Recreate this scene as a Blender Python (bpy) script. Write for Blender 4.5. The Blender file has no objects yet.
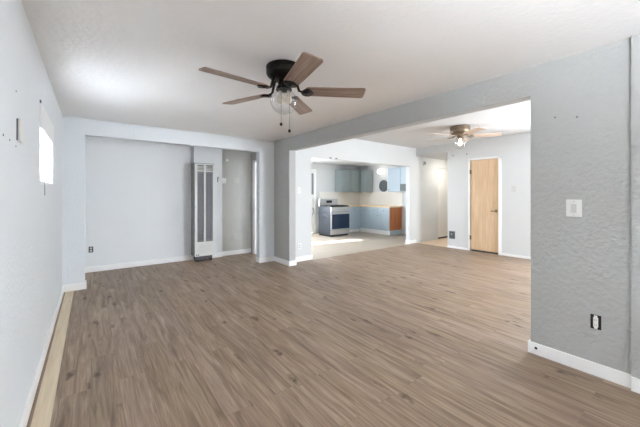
import bpy, bmesh, math, random
from mathutils import Vector, Matrix
random.seed(7)
PI = math.pi
SC = bpy.context.scene
COL = SC.collection

# ------------------------------------------------------------------ camera
cam_d = bpy.data.cameras.new('camera')
cam_d.sensor_width = 36.0
cam_d.lens = 300.03 / 640 * 36.0
cam_d.shift_y = -18.1 / 640
cam_d.clip_start = 0.02
cam = bpy.data.objects.new('camera', cam_d)
COL.objects.link(cam)
cam.location = (0, 0, 1.25)
cam.rotation_euler = (PI / 2, 0, -0.6523)
SC.camera = cam

# ------------------------------------------------------------------ exposure
SC.view_settings.view_transform = 'Standard'
SC.view_settings.look = 'None'
SC.view_settings.exposure = 0.27
SC.view_settings.gamma = 1.0
SC.view_settings.use_curve_mapping = False
SC.cycles.max_bounces = 14
SC.cycles.diffuse_bounces = 8
SC.cycles.transparent_max_bounces = 12
SC.cycles.sample_clamp_indirect = 0.0
SC.cycles.caustics_reflective = False
SC.cycles.caustics_refractive = False

# ------------------------------------------------------------------ world, sun, daylight lamps at windows, most of these unseen and guessed
world = bpy.data.worlds.new('world')
SC.world = world
world.use_nodes = True
wn = world.node_tree
bg = wn.nodes['Background']
sky = wn.nodes.new('ShaderNodeTexSky')
sky.sky_type = 'HOSEK_WILKIE'
sky.sun_direction = (-0.85, 0.15, 0.52)
sky.turbidity = 4.0
wn.links.new(sky.outputs[0], bg.inputs[0])
bg.inputs[1].default_value = 0.6

sun_d = bpy.data.lights.new('sun', 'SUN')
sun_d.energy = 36.0
sun_d.color = (1.0, 0.95, 0.86)
sun_d.angle = math.radians(0.6)
sun = bpy.data.objects.new('sun', sun_d)
COL.objects.link(sun)
sun.location = (-6, 7, 5)
sun.rotation_euler = Vector((1.0, -0.18, -0.61)).to_track_quat('-Z', 'Y').to_euler()


def area(name, loc, direction, sx, sy, power, col, spread=180):
    d = bpy.data.lights.new(name, 'AREA')
    d.shape = 'RECTANGLE'; d.size = sx; d.size_y = sy; d.energy = power; d.color = col; d.spread = math.radians(spread)
    o = bpy.data.objects.new(name, d); COL.objects.link(o)
    o.location = loc
    o.rotation_euler = Vector(direction).to_track_quat('-Z', 'Z').to_euler()
    return o


DAY = (0.90, 0.965, 1.02)
P = dict(dinr=250, dside=165, livr=0, left=280, kitchen=205, upfront=20, upleft=70, gleft=0, hall=12, bulb=22, lamp=2.5, fan=0)
if P['dinr']: area('daylight_dining', (5.75, -3.15, 1.15), (0, 1, 0), 1.6, 2.0, P['dinr'], DAY)
if P['dside']: area('fill_dining_side', (6.99, 0.6, 1.4), (-1, 0, 0), 1.4, 1.3, P['dside'], DAY)  # lamp added at an unseen, made-up window to light the left wall
if P['livr']: area('daylight_living', (1.3, -2.36, 1.45), (0, 1, 0), 2.4, 1.3, P['livr'], DAY)
if P['left']: area('daylight_left', (-0.52, 3.385, 1.6), (1, 0, 0), 0.9, 0.55, P['left'], DAY)
if P['kitchen']: area('fill_kitchen', (4.1, 8.17, 1.5), (0, -1, 0), 1.5, 1.2, P['kitchen'], DAY)  # fill lamp added at an unseen, made-up window to brighten the kitchen
# light bounced up from the sunlit ground outside the windows
if P['gleft']: area('ground_left', (-2.4, -0.5, 0.1), (0, 0.01, 1), 3.4, 3.0, P['gleft'], DAY)
# upward lamps added behind the camera to brighten ceiling and upper walls
if P['upfront']: area('uplight_front', (1.3, -2.16, 1.45), (0, 0.62, 0.78), 2.4, 1.3, P['upfront'], DAY, 85)
if P['upleft']: area('uplight_left', (-0.27, -1.2, 1.4), (0.62, 0.34, 0.74), 1.0, 1.0, P['upleft'], DAY, 85)
if P['hall']: area('hall_fill', (7.9, 4.05, 2.28), (0, 0, -1), 0.5, 0.3, P['hall'], (1, 0.93, 0.82))  # added lamp, hidden from view, lifts the dim hall

# ------------------------------------------------------------------ materials
def nt(m):
    m.use_nodes = True
    return m.node_tree, m.node_tree.nodes['Principled BSDF']


def rgb(r, g, b):
    f = lambda c: ((c / 255 + 0.055) / 1.055) ** 2.4 if c > 10 else c / 255 / 12.92
    return (f(r), f(g), f(b), 1)


def mat(name, col, rough=0.5, metal=0.0, bump=0.0, scale=80.0, vary=0.04, spec=0.5, detail=3, dist=0.004):
    m = bpy.data.materials.new(name)
    t, p = nt(m)
    N = t.nodes.new; L = t.links.new
    p.inputs['Roughness'].default_value = rough
    p.inputs['Metallic'].default_value = metal
    p.inputs['Specular IOR Level'].default_value = spec
    tc = N('ShaderNodeTexCoord')
    no = N('ShaderNodeTexNoise'); no.inputs['Scale'].default_value = 3.0; no.inputs['Detail'].default_value = 4
    L(tc.outputs['Object'], no.inputs['Vector'])
    mx = N('ShaderNodeMix'); mx.data_type = 'RGBA'
    mx.inputs['A'].default_value = tuple(c * (1 - vary) for c in col[:3]) + (1,)
    mx.inputs['B'].default_value = tuple(min(1, c * (1 + vary)) for c in col[:3]) + (1,)
    L(no.outputs['Fac'], mx.inputs['Factor'])
    L(mx.outputs['Result'], p.inputs['Base Color'])
    if bump:
        b = N('ShaderNodeBump'); b.inputs['Strength'].default_value = bump; b.inputs['Distance'].default_value = dist
        n2 = N('ShaderNodeTexNoise'); n2.inputs['Scale'].default_value = scale; n2.inputs['Detail'].default_value = detail
        L(tc.outputs['Object'], n2.inputs['Vector']); L(n2.outputs['Fac'], b.inputs['Height'])
        L(b.outputs['Normal'], p.inputs['Normal'])
    return m


def wood(name, c1, c2, scale=(14, 14, 1.2), rough=0.5, contrast=(0.3, 0.72)):
    m = bpy.data.materials.new(name)
    t, p = nt(m); N = t.nodes.new; L = t.links.new
    p.inputs['Roughness'].default_value = rough
    tc = N('ShaderNodeTexCoord'); mp = N('ShaderNodeMapping'); mp.inputs['Scale'].default_value = scale
    L(tc.outputs['Object'], mp.inputs['Vector'])
    no = N('ShaderNodeTexNoise'); no.inputs['Scale'].default_value = 2.2; no.inputs['Detail'].default_value = 6
    no.inputs['Distortion'].default_value = 0.8
    L(mp.outputs['Vector'], no.inputs['Vector'])
    cr = N('ShaderNodeValToRGB')
    cr.color_ramp.elements[0].position = contrast[0]; cr.color_ramp.elements[0].color = c1
    cr.color_ramp.elements[1].position = contrast[1]; cr.color_ramp.elements[1].color = c2
    L(no.outputs['Fac'], cr.inputs['Fac']); L(cr.outputs['Color'], p.inputs['Base Color'])
    return m


def plank_floor(name):
    m = bpy.data.materials.new(name)
    t, p = nt(m); N = t.nodes.new; L = t.links.new
    tc = N('ShaderNodeTexCoord')
    rot = N('ShaderNodeMapping'); rot.inputs['Rotation'].default_value = (0, 0, PI / 2)
    L(tc.outputs['Object'], rot.inputs['Vector'])
    br = N('ShaderNodeTexBrick')
    br.inputs['Scale'].default_value = 1.0
    br.inputs['Brick Width'].default_value = 1.22
    br.inputs['Row Height'].default_value = 0.152
    br.inputs['Mortar Size'].default_value = 0.0011
    br.inputs['Mortar Smooth'].default_value = 0.2
    br.inputs['Bias'].default_value = 0.0
    br.offset = 0.37; br.offset_frequency = 2
    br.inputs['Color1'].default_value = (0, 0, 0, 1); br.inputs['Color2'].default_value = (1, 1, 1, 1)
    br.inputs['Mortar'].default_value = (0.5, 0.5, 0.5, 1)
    L(rot.outputs['Vector'], br.inputs['Vector'])
    sep = N('ShaderNodeSeparateColor'); L(br.outputs['Color'], sep.inputs['Color'])
    # every plank shifts its own grain
    off = N('ShaderNodeCombineXYZ')
    mu = N('ShaderNodeMath'); mu.operation = 'MULTIPLY'; mu.inputs[1].default_value = 37.0
    L(sep.outputs[0], mu.inputs[0]); L(mu.outputs[0], off.inputs['Y']); L(mu.outputs[0], off.inputs['X'])
    ad = N('ShaderNodeVectorMath'); ad.operation = 'ADD'
    L(tc.outputs['Object'], ad.inputs[0]); L(off.outputs[0], ad.inputs[1])
    mp = N('ShaderNodeMapping'); mp.inputs['Scale'].default_value = (13, 0.9, 1)
    L(ad.outputs[0], mp.inputs['Vector'])
    g1 = N('ShaderNodeTexNoise'); g1.inputs['Scale'].default_value = 1.6; g1.inputs['Detail'].default_value = 7
    g1.inputs['Roughness'].default_value = 0.62; g1.inputs['Distortion'].default_value = 1.0
    L(mp.outputs['Vector'], g1.inputs['Vector'])
    mp2 = N('ShaderNodeMapping'); mp2.inputs['Scale'].default_value = (70, 2.6, 1)
    L(ad.outputs[0], mp2.inputs['Vector'])
    g2 = N('ShaderNodeTexNoise'); g2.inputs['Scale'].default_value = 1.6; g2.inputs['Detail'].default_value = 4
    L(mp2.outputs['Vector'], g2.inputs['Vector'])
    cr = N('ShaderNodeValToRGB')
    e = cr.color_ramp.elements
    e[0].position = 0.25; e[0].color = rgb(94, 75, 60)
    e[1].position = 0.75; e[1].color = rgb(174, 154, 136)
    k = e.new(0.5); k.color = rgb(141, 120, 103)
    L(g1.outputs['Fac'], cr.inputs['Fac'])
    # fine streaks
    m1 = N('ShaderNodeMix'); m1.data_type = 'RGBA'; m1.blend_type = 'OVERLAY'; m1.inputs['Factor'].default_value = 0.5
    L(cr.outputs['Color'], m1.inputs['A']); L(g2.outputs['Fac'], m1.inputs['B'])
    # plank to plank tone
    tone = N('ShaderNodeMapRange'); tone.inputs['To Min'].default_value = 0.93; tone.inputs['To Max'].default_value = 1.06
    L(sep.outputs[0], tone.inputs['Value'])
    m2 = N('ShaderNodeMix'); m2.data_type = 'RGBA'; m2.blend_type = 'MULTIPLY'; m2.inputs['Factor'].default_value = 1
    L(m1.outputs['Result'], m2.inputs['A']); L(tone.outputs[0], m2.inputs['B'])
    hue = N('ShaderNodeMix'); hue.data_type = 'RGBA'; hue.inputs['A'].default_value = (1.0, 0.985, 1.0, 1); hue.inputs['B'].default_value = (1.0, 0.985, 0.90, 1)
    fr = N('ShaderNodeMath'); fr.operation = 'FRACT'; fm = N('ShaderNodeMath'); fm.operation = 'MULTIPLY'; fm.inputs[1].default_value = 17.3
    L(sep.outputs[0], fm.inputs[0]); L(fm.outputs[0], fr.inputs[0]); L(fr.outputs[0], hue.inputs['Factor'])
    m2b = N('ShaderNodeMix'); m2b.data_type = 'RGBA'; m2b.blend_type = 'MULTIPLY'; m2b.inputs['Factor'].default_value = 1
    L(m2.outputs['Result'], m2b.inputs['A']); L(hue.outputs['Result'], m2b.inputs['B']); m2 = m2b
    # knots
    mp3 = N('ShaderNodeMapping'); mp3.inputs['Scale'].default_value = (1.15, 0.42, 1)
    L(ad.outputs[0], mp3.inputs['Vector'])
    wob = N('ShaderNodeTexNoise'); wob.inputs['Scale'].default_value = 14; wob.inputs['Detail'].default_value = 2
    L(ad.outputs[0], wob.inputs['Vector'])
    wa = N('ShaderNodeVectorMath'); wa.operation = 'SCALE'; wa.inputs['Scale'].default_value = 0.07
    L(wob.outputs['Color'], wa.inputs[0])
    wb = N('ShaderNodeVectorMath'); wb.operation = 'ADD'
    L(mp3.outputs['Vector'], wb.inputs[0]); L(wa.outputs[0], wb.inputs[1])
    vo = N('ShaderNodeTexVoronoi'); vo.inputs['Scale'].default_value = 6.0; vo.inputs['Randomness'].default_value = 1
    L(wb.outputs[0], vo.inputs['Vector'])
    kn = N('ShaderNodeValToRGB')
    kn.color_ramp.elements[0].position = 0.05; kn.color_ramp.elements[0].color = (0.95, 0.95, 0.95, 1)
    kn.color_ramp.elements[1].position = 0.21; kn.color_ramp.elements[1].color = (0, 0, 0, 1)
    L(vo.outputs['Distance'], kn.inputs['Fac'])
    sepc = N('ShaderNodeSeparateColor'); L(vo.outputs['Color'], sepc.inputs['Color'])
    gt = N('ShaderNodeMath'); gt.operation = 'GREATER_THAN'; gt.inputs[1].default_value = 0.2
    L(sepc.outputs[0], gt.inputs[0])
    kf = N('ShaderNodeMath'); kf.operation = 'MULTIPLY'; L(kn.outputs['Color'], kf.inputs[0]); L(gt.outputs[0], kf.inputs[1])
    m3 = N('ShaderNodeMix'); m3.data_type = 'RGBA'
    L(kf.outputs[0], m3.inputs['Factor']); L(m2.outputs['Result'], m3.inputs['A']); m3.inputs['B'].default_value = rgb(72, 50, 36)
    # seams
    m4 = N('ShaderNodeMix'); m4.data_type = 'RGBA'
    sf = N('ShaderNodeMath'); sf.operation = 'MULTIPLY'; sf.inputs[1].default_value = 0.3
    L(br.outputs['Fac'], sf.inputs[0]); L(sf.outputs[0], m4.inputs['Factor'])
    L(m3.outputs['Result'], m4.inputs['A']); m4.inputs['B'].default_value = rgb(70, 56, 46)
    L(m4.outputs['Result'], p.inputs['Base Color'])
    rr = N('ShaderNodeMapRange'); rr.inputs['To Min'].default_value = 0.36; rr.inputs['To Max'].default_value = 0.56
    L(g2.outputs['Fac'], rr.inputs['Value']); L(rr.outputs[0], p.inputs['Roughness'])
    b = N('ShaderNodeBump'); b.inputs['Strength'].default_value = 0.15; b.inputs['Distance'].default_value = 0.002
    L(g2.outputs['Fac'], b.inputs['Height']); L(b.outputs['Normal'], p.inputs['Normal'])
    return m


def tile_mat(name, c, grout, w, h, rough, size=0.004):
    m = bpy.data.materials.new(name)
    t, p = nt(m); N = t.nodes.new; L = t.links.new
    p.inputs['Roughness'].default_value = rough
    tc = N('ShaderNodeTexCoord')
    br = N('ShaderNodeTexBrick'); br.offset = 0
    br.inputs['Scale'].default_value = 1; br.inputs['Brick Width'].default_value = w; br.inputs['Row Height'].default_value = h
    br.inputs['Mortar Size'].default_value = size
    br.inputs['Color1'].default_value = c; br.inputs['Color2'].default_value = tuple(x * 0.97 for x in c[:3]) + (1,)
    br.inputs['Mortar'].default_value = grout
    L(tc.outputs['Object'], br.inputs['Vector'])
    L(br.outputs['Color'], p.inputs['Base Color'])
    return m


def emis(name, col, strength):
    m = bpy.data.materials.new(name)
    t, p = nt(m)
    p.inputs['Base Color'].default_value = col
    p.inputs['Emission Color'].default_value = col
    p.inputs['Emission Strength'].default_value = strength
    return m


def clear_glass(name, tint=(1, 1, 1, 1), rough=0.02, lo=0.05, hi=0.45):
    m = bpy.data.materials.new(name)
    t, p = nt(m); N = t.nodes.new; L = t.links.new
    out = t.nodes['Material Output']
    tr = N('ShaderNodeBsdfTransparent'); tr.inputs[0].default_value = tint
    gl = N('ShaderNodeBsdfGlossy'); gl.inputs['Roughness'].default_value = rough
    fr = N('ShaderNodeLayerWeight'); fr.inputs['Blend'].default_value = 0.25
    mr = N('ShaderNodeMapRange'); mr.inputs['To Min'].default_value = lo; mr.inputs['To Max'].default_value = hi
    mx = N('ShaderNodeMixShader')
    L(fr.outputs['Facing'], mr.inputs['Value'])
    L(mr.outputs[0], mx.inputs[0]); L(tr.outputs[0], mx.inputs[1]); L(gl.outputs[0], mx.inputs[2])
    L(mx.outputs[0], out.inputs['Surface'])
    return m


def translucent(name, col, k=0.6):
    m = bpy.data.materials.new(name)
    t, p = nt(m); N = t.nodes.new; L = t.links.new
    out = t.nodes['Material Output']
    tl = N('ShaderNodeBsdfTranslucent'); tl.inputs[0].default_value = col
    df = N('ShaderNodeBsdfDiffuse'); df.inputs[0].default_value = col
    mx = N('ShaderNodeMixShader'); mx.inputs[0].default_value = k
    L(df.outputs[0], mx.inputs[1]); L(tl.outputs[0], mx.inputs[2]); L(mx.outputs[0], out.inputs['Surface'])
    return m


def panel_mat(name, col, pitch, phase):
    """painted sheet panelling with narrow vertical grooves along X"""
    m = mat(name, col, 0.55, vary=0.02)
    t = m.node_tree; N = t.nodes.new; L = t.links.new; p = t.nodes['Principled BSDF']
    tc = N('ShaderNodeTexCoord'); sx = N('ShaderNodeSeparateXYZ'); L(tc.outputs['Object'], sx.inputs[0])
    a = N('ShaderNodeMath'); a.operation = 'ADD'; a.inputs[1].default_value = 10 + phase; L(sx.outputs['X'], a.inputs[0])
    d = N('ShaderNodeMath'); d.operation = 'MODULO'; d.inputs[1].default_value = pitch; L(a.outputs[0], d.inputs[0])
    c = N('ShaderNodeMapRange'); c.inputs['From Min'].default_value = 0; c.inputs['From Max'].default_value = 0.010
    L(d.outputs[0], c.inputs['Value'])
    b = N('ShaderNodeBump'); b.inputs['Strength'].default_value = 0.35; b.inputs['Distance'].default_value = 0.002
    L(c.outputs[0], b.inputs['Height']); L(b.outputs['Normal'], p.inputs['Normal'])
    return m


M = {}
M['wall_near'] = mat('shaded_plaster', rgb(180, 181, 180), 0.55, bump=0.8, scale=34, vary=0.03, spec=0.35, dist=0.008, detail=2)  # darkened wall paint: the right wall's shade is put into its colour
M['wall'] = mat('painted_plaster', rgb(230, 235, 239), 0.6, bump=0.55, scale=42, vary=0.02, spec=0.35, dist=0.006)
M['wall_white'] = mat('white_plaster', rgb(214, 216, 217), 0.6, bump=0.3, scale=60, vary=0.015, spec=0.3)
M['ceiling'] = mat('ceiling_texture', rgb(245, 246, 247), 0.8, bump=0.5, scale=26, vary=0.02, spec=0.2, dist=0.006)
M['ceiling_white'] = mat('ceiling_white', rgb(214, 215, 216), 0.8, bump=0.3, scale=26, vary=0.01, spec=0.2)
M['panel'] = panel_mat('panelling_pale_blue', rgb(230, 233, 235), 0.406, 0.1)
M['panel_grey'] = panel_mat('panelling_warm_grey', rgb(198, 197, 193), 0.203, 0.05)
M['trim'] = mat('white_trim', rgb(246, 246, 246), 0.35, vary=0.01)
M['floor'] = plank_floor('oak_planks')
M['tile'] = tile_mat('kitchen_floor_tile', rgb(172, 161, 147), rgb(160, 148, 135), 0.305, 0.305, 0.5)
M['hall_floor'] = mat('hall_vinyl', rgb(222, 200, 176), 0.5)
M['splash'] = mat('backsplash_tile', rgb(236, 232, 226), 0.25)
M['strip'] = wood('pine_strip', rgb(208, 190, 162), rgb(226, 210, 184), (20, 1.0, 20), 0.55)
M['bronze'] = mat('dark_bronze', rgb(38, 34, 31), 0.38, 0.7, vary=0.1)
M['nickel'] = mat('antique_nickel', rgb(134, 118, 100), 0.35, 0.6, vary=0.1)
M['blade'] = wood('weathered_oak_blade', rgb(122, 101, 90), rgb(182, 160, 146), (1.4, 22, 22), 0.5)
M['blade_light'] = wood('pale_oak_blade', rgb(196, 172, 152), rgb(220, 200, 184), (1.4, 22, 22), 0.5)
M['clear'] = clear_glass('clear_glass_globe', (0.97, 0.975, 0.98, 1), 0.12)
M['pane'] = clear_glass('window_glass')
M['bulb_off'] = emis('frosted_bulb', (1.0, 0.9, 0.78, 1), P['fan']) if P['fan'] else mat('frosted_bulb', rgb(236, 228, 214), 0.3)
M['bulb_on'] = emis('lit_bulb', (1.0, 0.86, 0.66, 1), P['bulb'])
M['globe_on'] = translucent('opal_glass', (1, 0.98, 0.94, 1), 0.7)
M['dark'] = mat('black_plastic', rgb(24, 23, 23), 0.45)
M['plastic'] = mat('white_plastic', rgb(232, 232, 230), 0.35, vary=0.01)
M['plate'] = mat('ivory_plate', rgb(206, 206, 203), 0.4, vary=0.01)
M['heater'] = mat('heater_enamel', rgb(226, 226, 222), 0.4, vary=0.02)
M['heater_side'] = mat('heater_shade_grey', rgb(132, 134, 136), 0.45, vary=0.03)  # darker copy of the enamel; shade on the heater's side put into colour
M['mesh'] = mat('heater_grille', rgb(140, 140, 146), 0.5, 0.2, vary=0.1)
M['inside'] = mat('heater_dark_inside', rgb(86, 84, 88), 0.7, vary=0.2)
M['birch'] = wood('birch_door', rgb(204, 170, 134), rgb(226, 198, 164), (9, 9, 0.7), 0.45)
M['orange'] = wood('orange_plywood', rgb(172, 98, 52), rgb(204, 130, 78), (8, 8, 0.8), 0.45)
M['blue'] = mat('powder_blue_paint', rgb(180, 196, 208), 0.45, vary=0.03)
M['teal'] = mat('blue_grey_paint', rgb(150, 162, 164), 0.45, vary=0.03)
M['counter'] = wood('butcher_block', rgb(222, 190, 148), rgb(240, 218, 184), (8, 8, 8), 0.4)
M['steel'] = mat('stainless_steel', rgb(196, 196, 196), 0.32, 0.75, vary=0.03)
M['stove_side'] = mat('stove_grey_side', rgb(66, 70, 78), 0.4, 0.2, vary=0.05)
M['oven_glass'] = mat('oven_glass', rgb(20, 38, 62), 0.12, vary=0.1)
M['iron'] = mat('cast_iron', rgb(30, 30, 31), 0.6)
M['brass'] = mat('aged_brass', rgb(120, 100, 74), 0.4, 0.8)
M['disc'] = mat('slate_disc', rgb(88, 98, 100), 0.5)
M['grey_pane'] = mat('grey_screen', rgb(126, 132, 136), 0.3)
M['blind'] = translucent('shade_fabric', (0.62, 0.63, 0.64, 1), 0.55)
M['vent'] = mat('grey_register', rgb(104, 108, 112), 0.45, 0.3)

# ------------------------------------------------------------------ mesh helpers
def box(bm, a, b, bevel=0.0):
    x0, y0, z0 = a; x1, y1, z1 = b
    x0, x1 = min(x0, x1), max(x0, x1); y0, y1 = min(y0, y1), max(y0, y1); z0, z1 = min(z0, z1), max(z0, z1)
    r = bmesh.ops.create_cube(bm, size=1)
    for v in r['verts']:
        v.co = Vector(((x0 + x1) / 2 + v.co.x * (x1 - x0), (y0 + y1) / 2 + v.co.y * (y1 - y0), (z0 + z1) / 2 + v.co.z * (z1 - z0)))
    if bevel:
        es = list({e for v in r['verts'] for e in v.link_edges})
        bmesh.ops.bevel(bm, geom=es, offset=bevel, segments=2, affect='EDGES', profile=0.6)


def lathe(bm, prof, c, axis='Z', n=40):
    """prof: list of (radius, height along the axis from c)"""
    rings = []
    for r, h in prof:
        ring = []
        for i in range(n):
            a = 2 * PI * i / n
            q = (r * math.cos(a), r * math.sin(a), h)
            if axis == 'X': q = (h, q[0], q[1])
            if axis == 'Y': q = (q[0], h, q[1])
            ring.append(bm.verts.new((c[0] + q[0], c[1] + q[1], c[2] + q[2])))
        rings.append(ring)
    for a, b in zip(rings, rings[1:]):
        for i in range(n):
            try: bm.faces.new((a[i], a[(i + 1) % n], b[(i + 1) % n], b[i]))
            except ValueError: pass
    for ring, (r, h) in ((rings[0], prof[0]), (rings[-1], prof[-1])):
        if r > 1e-5: bm.faces.new(ring)
    bmesh.ops.remove_doubles(bm, verts=bm.verts, dist=1e-6)
    bmesh.ops.recalc_face_normals(bm, faces=bm.faces)


def tube(bm, pts, r, n=10):
    pts = [Vector(p) for p in pts]
    rings = []
    for i, p in enumerate(pts):
        d = (pts[min(i + 1, len(pts) - 1)] - pts[max(i - 1, 0)]).normalized()
        u = d.orthogonal().normalized() if i == 0 else (u - d * u.dot(d)).normalized()
        w = d.cross(u)
        rr = r[i] if isinstance(r, (list, tuple)) else r
        rings.append([bm.verts.new(p + (u * math.cos(2 * PI * k / n) + w * math.sin(2 * PI * k / n)) * rr) for k in range(n)])
    for a, b in zip(rings, rings[1:]):
        for k in range(n): bm.faces.new((a[k], a[(k + 1) % n], b[(k + 1) % n], b[k]))
    bm.faces.new(rings[0]); bm.faces.new(rings[-1])
    bmesh.ops.recalc_face_normals(bm, faces=bm.faces)


def wloc(o):
    v = Vector((0, 0, 0))
    while o is not None:
        v = v + o.location; o = o.parent
    return v


def obj(name, bm, m, parent=None, loc=None, smooth=False):
    """bm is in world coordinates; the object's origin goes to loc (or to its parent's)"""
    o = bpy.data.objects.new(name, None) if False else None
    base = wloc(parent) if parent is not None else Vector(loc or (0, 0, 0))
    bmesh.ops.translate(bm, verts=bm.verts, vec=-base)
    me = bpy.data.meshes.new(name); bm.to_mesh(me); bm.free()
    if smooth:
        for f in me.polygons: f.use_smooth = True
        try: me.set_sharp_from_angle(angle=math.radians(35))
        except Exception: pass
    me.materials.append(m)
    o = bpy.data.objects.new(name, me); COL.objects.link(o)
    if parent is not None: o.parent = parent
    else: o.location = base
    return o


def bx(name, boxes, m, parent=None, loc=None, bevel=0.0):
    bm = bmesh.new()
    for a, b in boxes: box(bm, a, b, bevel)
    return obj(name, bm, m, parent, loc)


def lath(name, prof, c, m, parent=None, axis='Z', n=40, loc=None):
    bm = bmesh.new(); lathe(bm, prof, c, axis, n)
    return obj(name, bm, m, parent, loc, smooth=True)


def tub(name, pts, r, m, parent=None, n=10, loc=None):
    bm = bmesh.new(); tube(bm, pts, r, n)
    return obj(name, bm, m, parent, loc, smooth=True)


def struct(o):
    o['kind'] = 'structure'; return o


def tag(o, label, cat, group=None):
    o['label'] = label; o['category'] = cat
    if group: o['group'] = group
    return o


def thing(name, loc, label, cat, group=None):
    o = bpy.data.objects.new(name, None); COL.objects.link(o); o.location = loc; o.empty_display_size = 0.1
    return tag(o, label, cat, group)


def sthing(name, loc):
    o = bpy.data.objects.new(name, None); COL.objects.link(o); o.location = loc; o.empty_display_size = 0.1
    return struct(o)

# ------------------------------------------------------------------ dimensions
XL, YH, YN, XR, YS, YO, YE, XF = -0.291, 5.093, 6.151, 2.789, 4.5435, 0.883, 4.756, 6.826
XR2 = 2.918            # dining side of the right wall
ZC, ZD, ZH, ZB = 2.274, 2.49, 2.062, 2.046
YF = -2.2              # front wall, behind the camera
YD = -3.0              # front wall of the dining room, hidden behind the right wall
ZT = 2.75              # top of all walls
KX, KY, ZK = 8.0, 8.0, 2.32
KO0, KO1, KZ = 3.424, 6.552, 2.0   # kitchen opening
HY0 = 3.878            # hall opening
HX1 = 9.6
T = 0.13

# ------------------------------------------------------------------ shell
struct(bx('floor', [((XL - T, YF - T, -0.1), (2.85, YN + T, 0)), ((2.85, YD - T, -0.1), (XF, 4.72, 0))], M['floor']))
struct(bx('floor_kitchen', [((2.85, YE + 0.12, -0.1), (KX + T, KY + T, -0.001)), ((2.85, 4.72, -0.1), (XF, YE + 0.12, -0.001))], M['tile']))
struct(bx('floor_hall', [((XF, HY0 - T, -0.1), (HX1, YE + 0.1199, -0.0005))], M['hall_floor']))
struct(bx('ceiling', [((XL, YF, ZC), (XR, YH, ZT + 0.05)), ((XL, YH + 0.13, ZC), (XR, YN, ZT + 0.05))], M['ceiling']))
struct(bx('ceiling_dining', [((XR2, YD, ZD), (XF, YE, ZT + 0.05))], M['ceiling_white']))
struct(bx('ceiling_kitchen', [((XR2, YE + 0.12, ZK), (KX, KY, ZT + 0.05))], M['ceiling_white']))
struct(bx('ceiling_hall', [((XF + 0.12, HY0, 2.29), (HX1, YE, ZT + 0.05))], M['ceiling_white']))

WY0, WY1, WZ0, WZ1 = 2.94, 3.83, 1.36, 1.90      # window in the left wall
LW0, LW1 = -1.75, -0.7     # opening for an added, unseen window in the left wall, behind the camera
wl = struct(bx('wall_left', [((XL - T, YF - T, 0), (XL, LW0, ZT)), ((XL - T, LW0, 0), (XL, LW1, 0.9)), ((XL - T, LW0, 1.9), (XL, LW1, ZT)), ((XL - T, LW1, 0), (XL, WY0, ZT)), ((XL - T, WY1, 0), (XL, YN + T, ZT)),
                        ((XL - T, WY0, 0), (XL, WY1, WZ0)), ((XL - T, WY0, WZ1), (XL, WY1, ZT))], M['wall']))
struct(bx('wall_back', [((XL, YH, 0), (-0.062, YH + 0.13, ZT)), ((2.481, YH, 0), (XR, YH + 0.13, ZT)),
                        ((-0.062, YH, ZH), (2.481, YH + 0.13, ZT))], M['wall']))
struct(bx('wall_niche', [((XL, YN, 0), (2.13, YN + T, ZT))], M['panel']))
struct(bx('wall_niche_right', [((2.13, YN, 0), (XR, YN + T, ZT))], M['panel_grey']))
struct(bx('trim_flue_panel', [((1.576, YN - 0.08, 0), (2.13, YN, ZC))], M['panel']))
struct(bx('trim_flue_strip', [((1.566, YN - 0.08, 1.87), (1.576, YN - 0.06, ZC))], M['heater_side']))  # thin grey strip on the flue panel's left edge
# right wall: near length, beam over the opening, stub, then on as the side of the niche with a doorway
DN0, DN1 = 5.26, 5.93
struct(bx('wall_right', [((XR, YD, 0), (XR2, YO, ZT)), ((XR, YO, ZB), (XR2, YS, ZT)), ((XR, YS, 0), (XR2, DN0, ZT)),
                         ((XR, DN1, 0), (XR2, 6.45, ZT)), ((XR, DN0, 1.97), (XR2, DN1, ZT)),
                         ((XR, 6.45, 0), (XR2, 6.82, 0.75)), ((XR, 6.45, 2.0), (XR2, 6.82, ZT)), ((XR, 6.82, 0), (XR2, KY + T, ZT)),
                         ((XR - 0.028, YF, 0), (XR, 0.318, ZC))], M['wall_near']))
struct(bx('wall_front', [((XL, YF - T, 0), (0.05, YF, ZT)), ((2.6, YF - T, 0), (XR2, YF, ZT)),
                         ((0.05, YF - T, 0), (2.6, YF, 0.75)), ((0.05, YF - T, 2.15), (2.6, YF, ZT))], M['wall']))
struct(bx('wall_dining_front', [((XR2, YD - T, 0), (3.2, YD, ZT)), ((6.6, YD - T, 0), (XF + T, YD, ZT)),
                         ((3.2, YD - T, 0), (6.6, YD, 0.1)), ((3.2, YD - T, 2.2), (6.6, YD, ZT))], M['wall_white']))
HD0, HD1 = 7.872, 8.62     # hall door
struct(bx('wall_dining_end', [((XR2, YE, 0), (KO0, YE + 0.12, ZT)), ((KO0, YE, KZ), (KO1, YE + 0.12, ZT)),
                         ((KO1, YE, 0), (HD0, YE + 0.12, ZT)), ((HD1, YE, 0), (HX1, YE + 0.12, ZT)), ((HD0, YE, 2.03), (HD1, YE + 0.12, ZT))], M['wall_white']))
D0, D1, DZ = 2.735, 3.345, 2.045   # birch door opening in the far wall
struct(bx('wall_dining_far', [((XF, YD, 0), (XF + 0.12, -0.12, ZT)), ((XF, 1.32, 0), (XF + 0.12, D0, ZT)), ((XF, -0.12, 0), (XF + 0.12, 1.32, 0.7)), ((XF, -0.12, 2.1), (XF + 0.12, 1.32, ZT)), ((XF, D1, 0), (XF + 0.12, HY0, ZT)), ((XF, D0, DZ), (XF + 0.12, D1, ZT)),
                         ((XF, HY0, 2.29), (XF + 0.12, YE, ZT))], M['wall_white']))
struct(bx('wall_hall_right', [((XF + 0.12, HY0 - 0.12, 0), (HX1, HY0, ZT))], M['wall_white']))
struct(bx('wall_hall_end', [((HX1, HY0 - 0.12, 0), (HX1 + 0.12, YE + 0.12, ZT))], M['wall_white']))
KD0, KD1 = 5.10, 5.86      # back door of the kitchen
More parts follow.
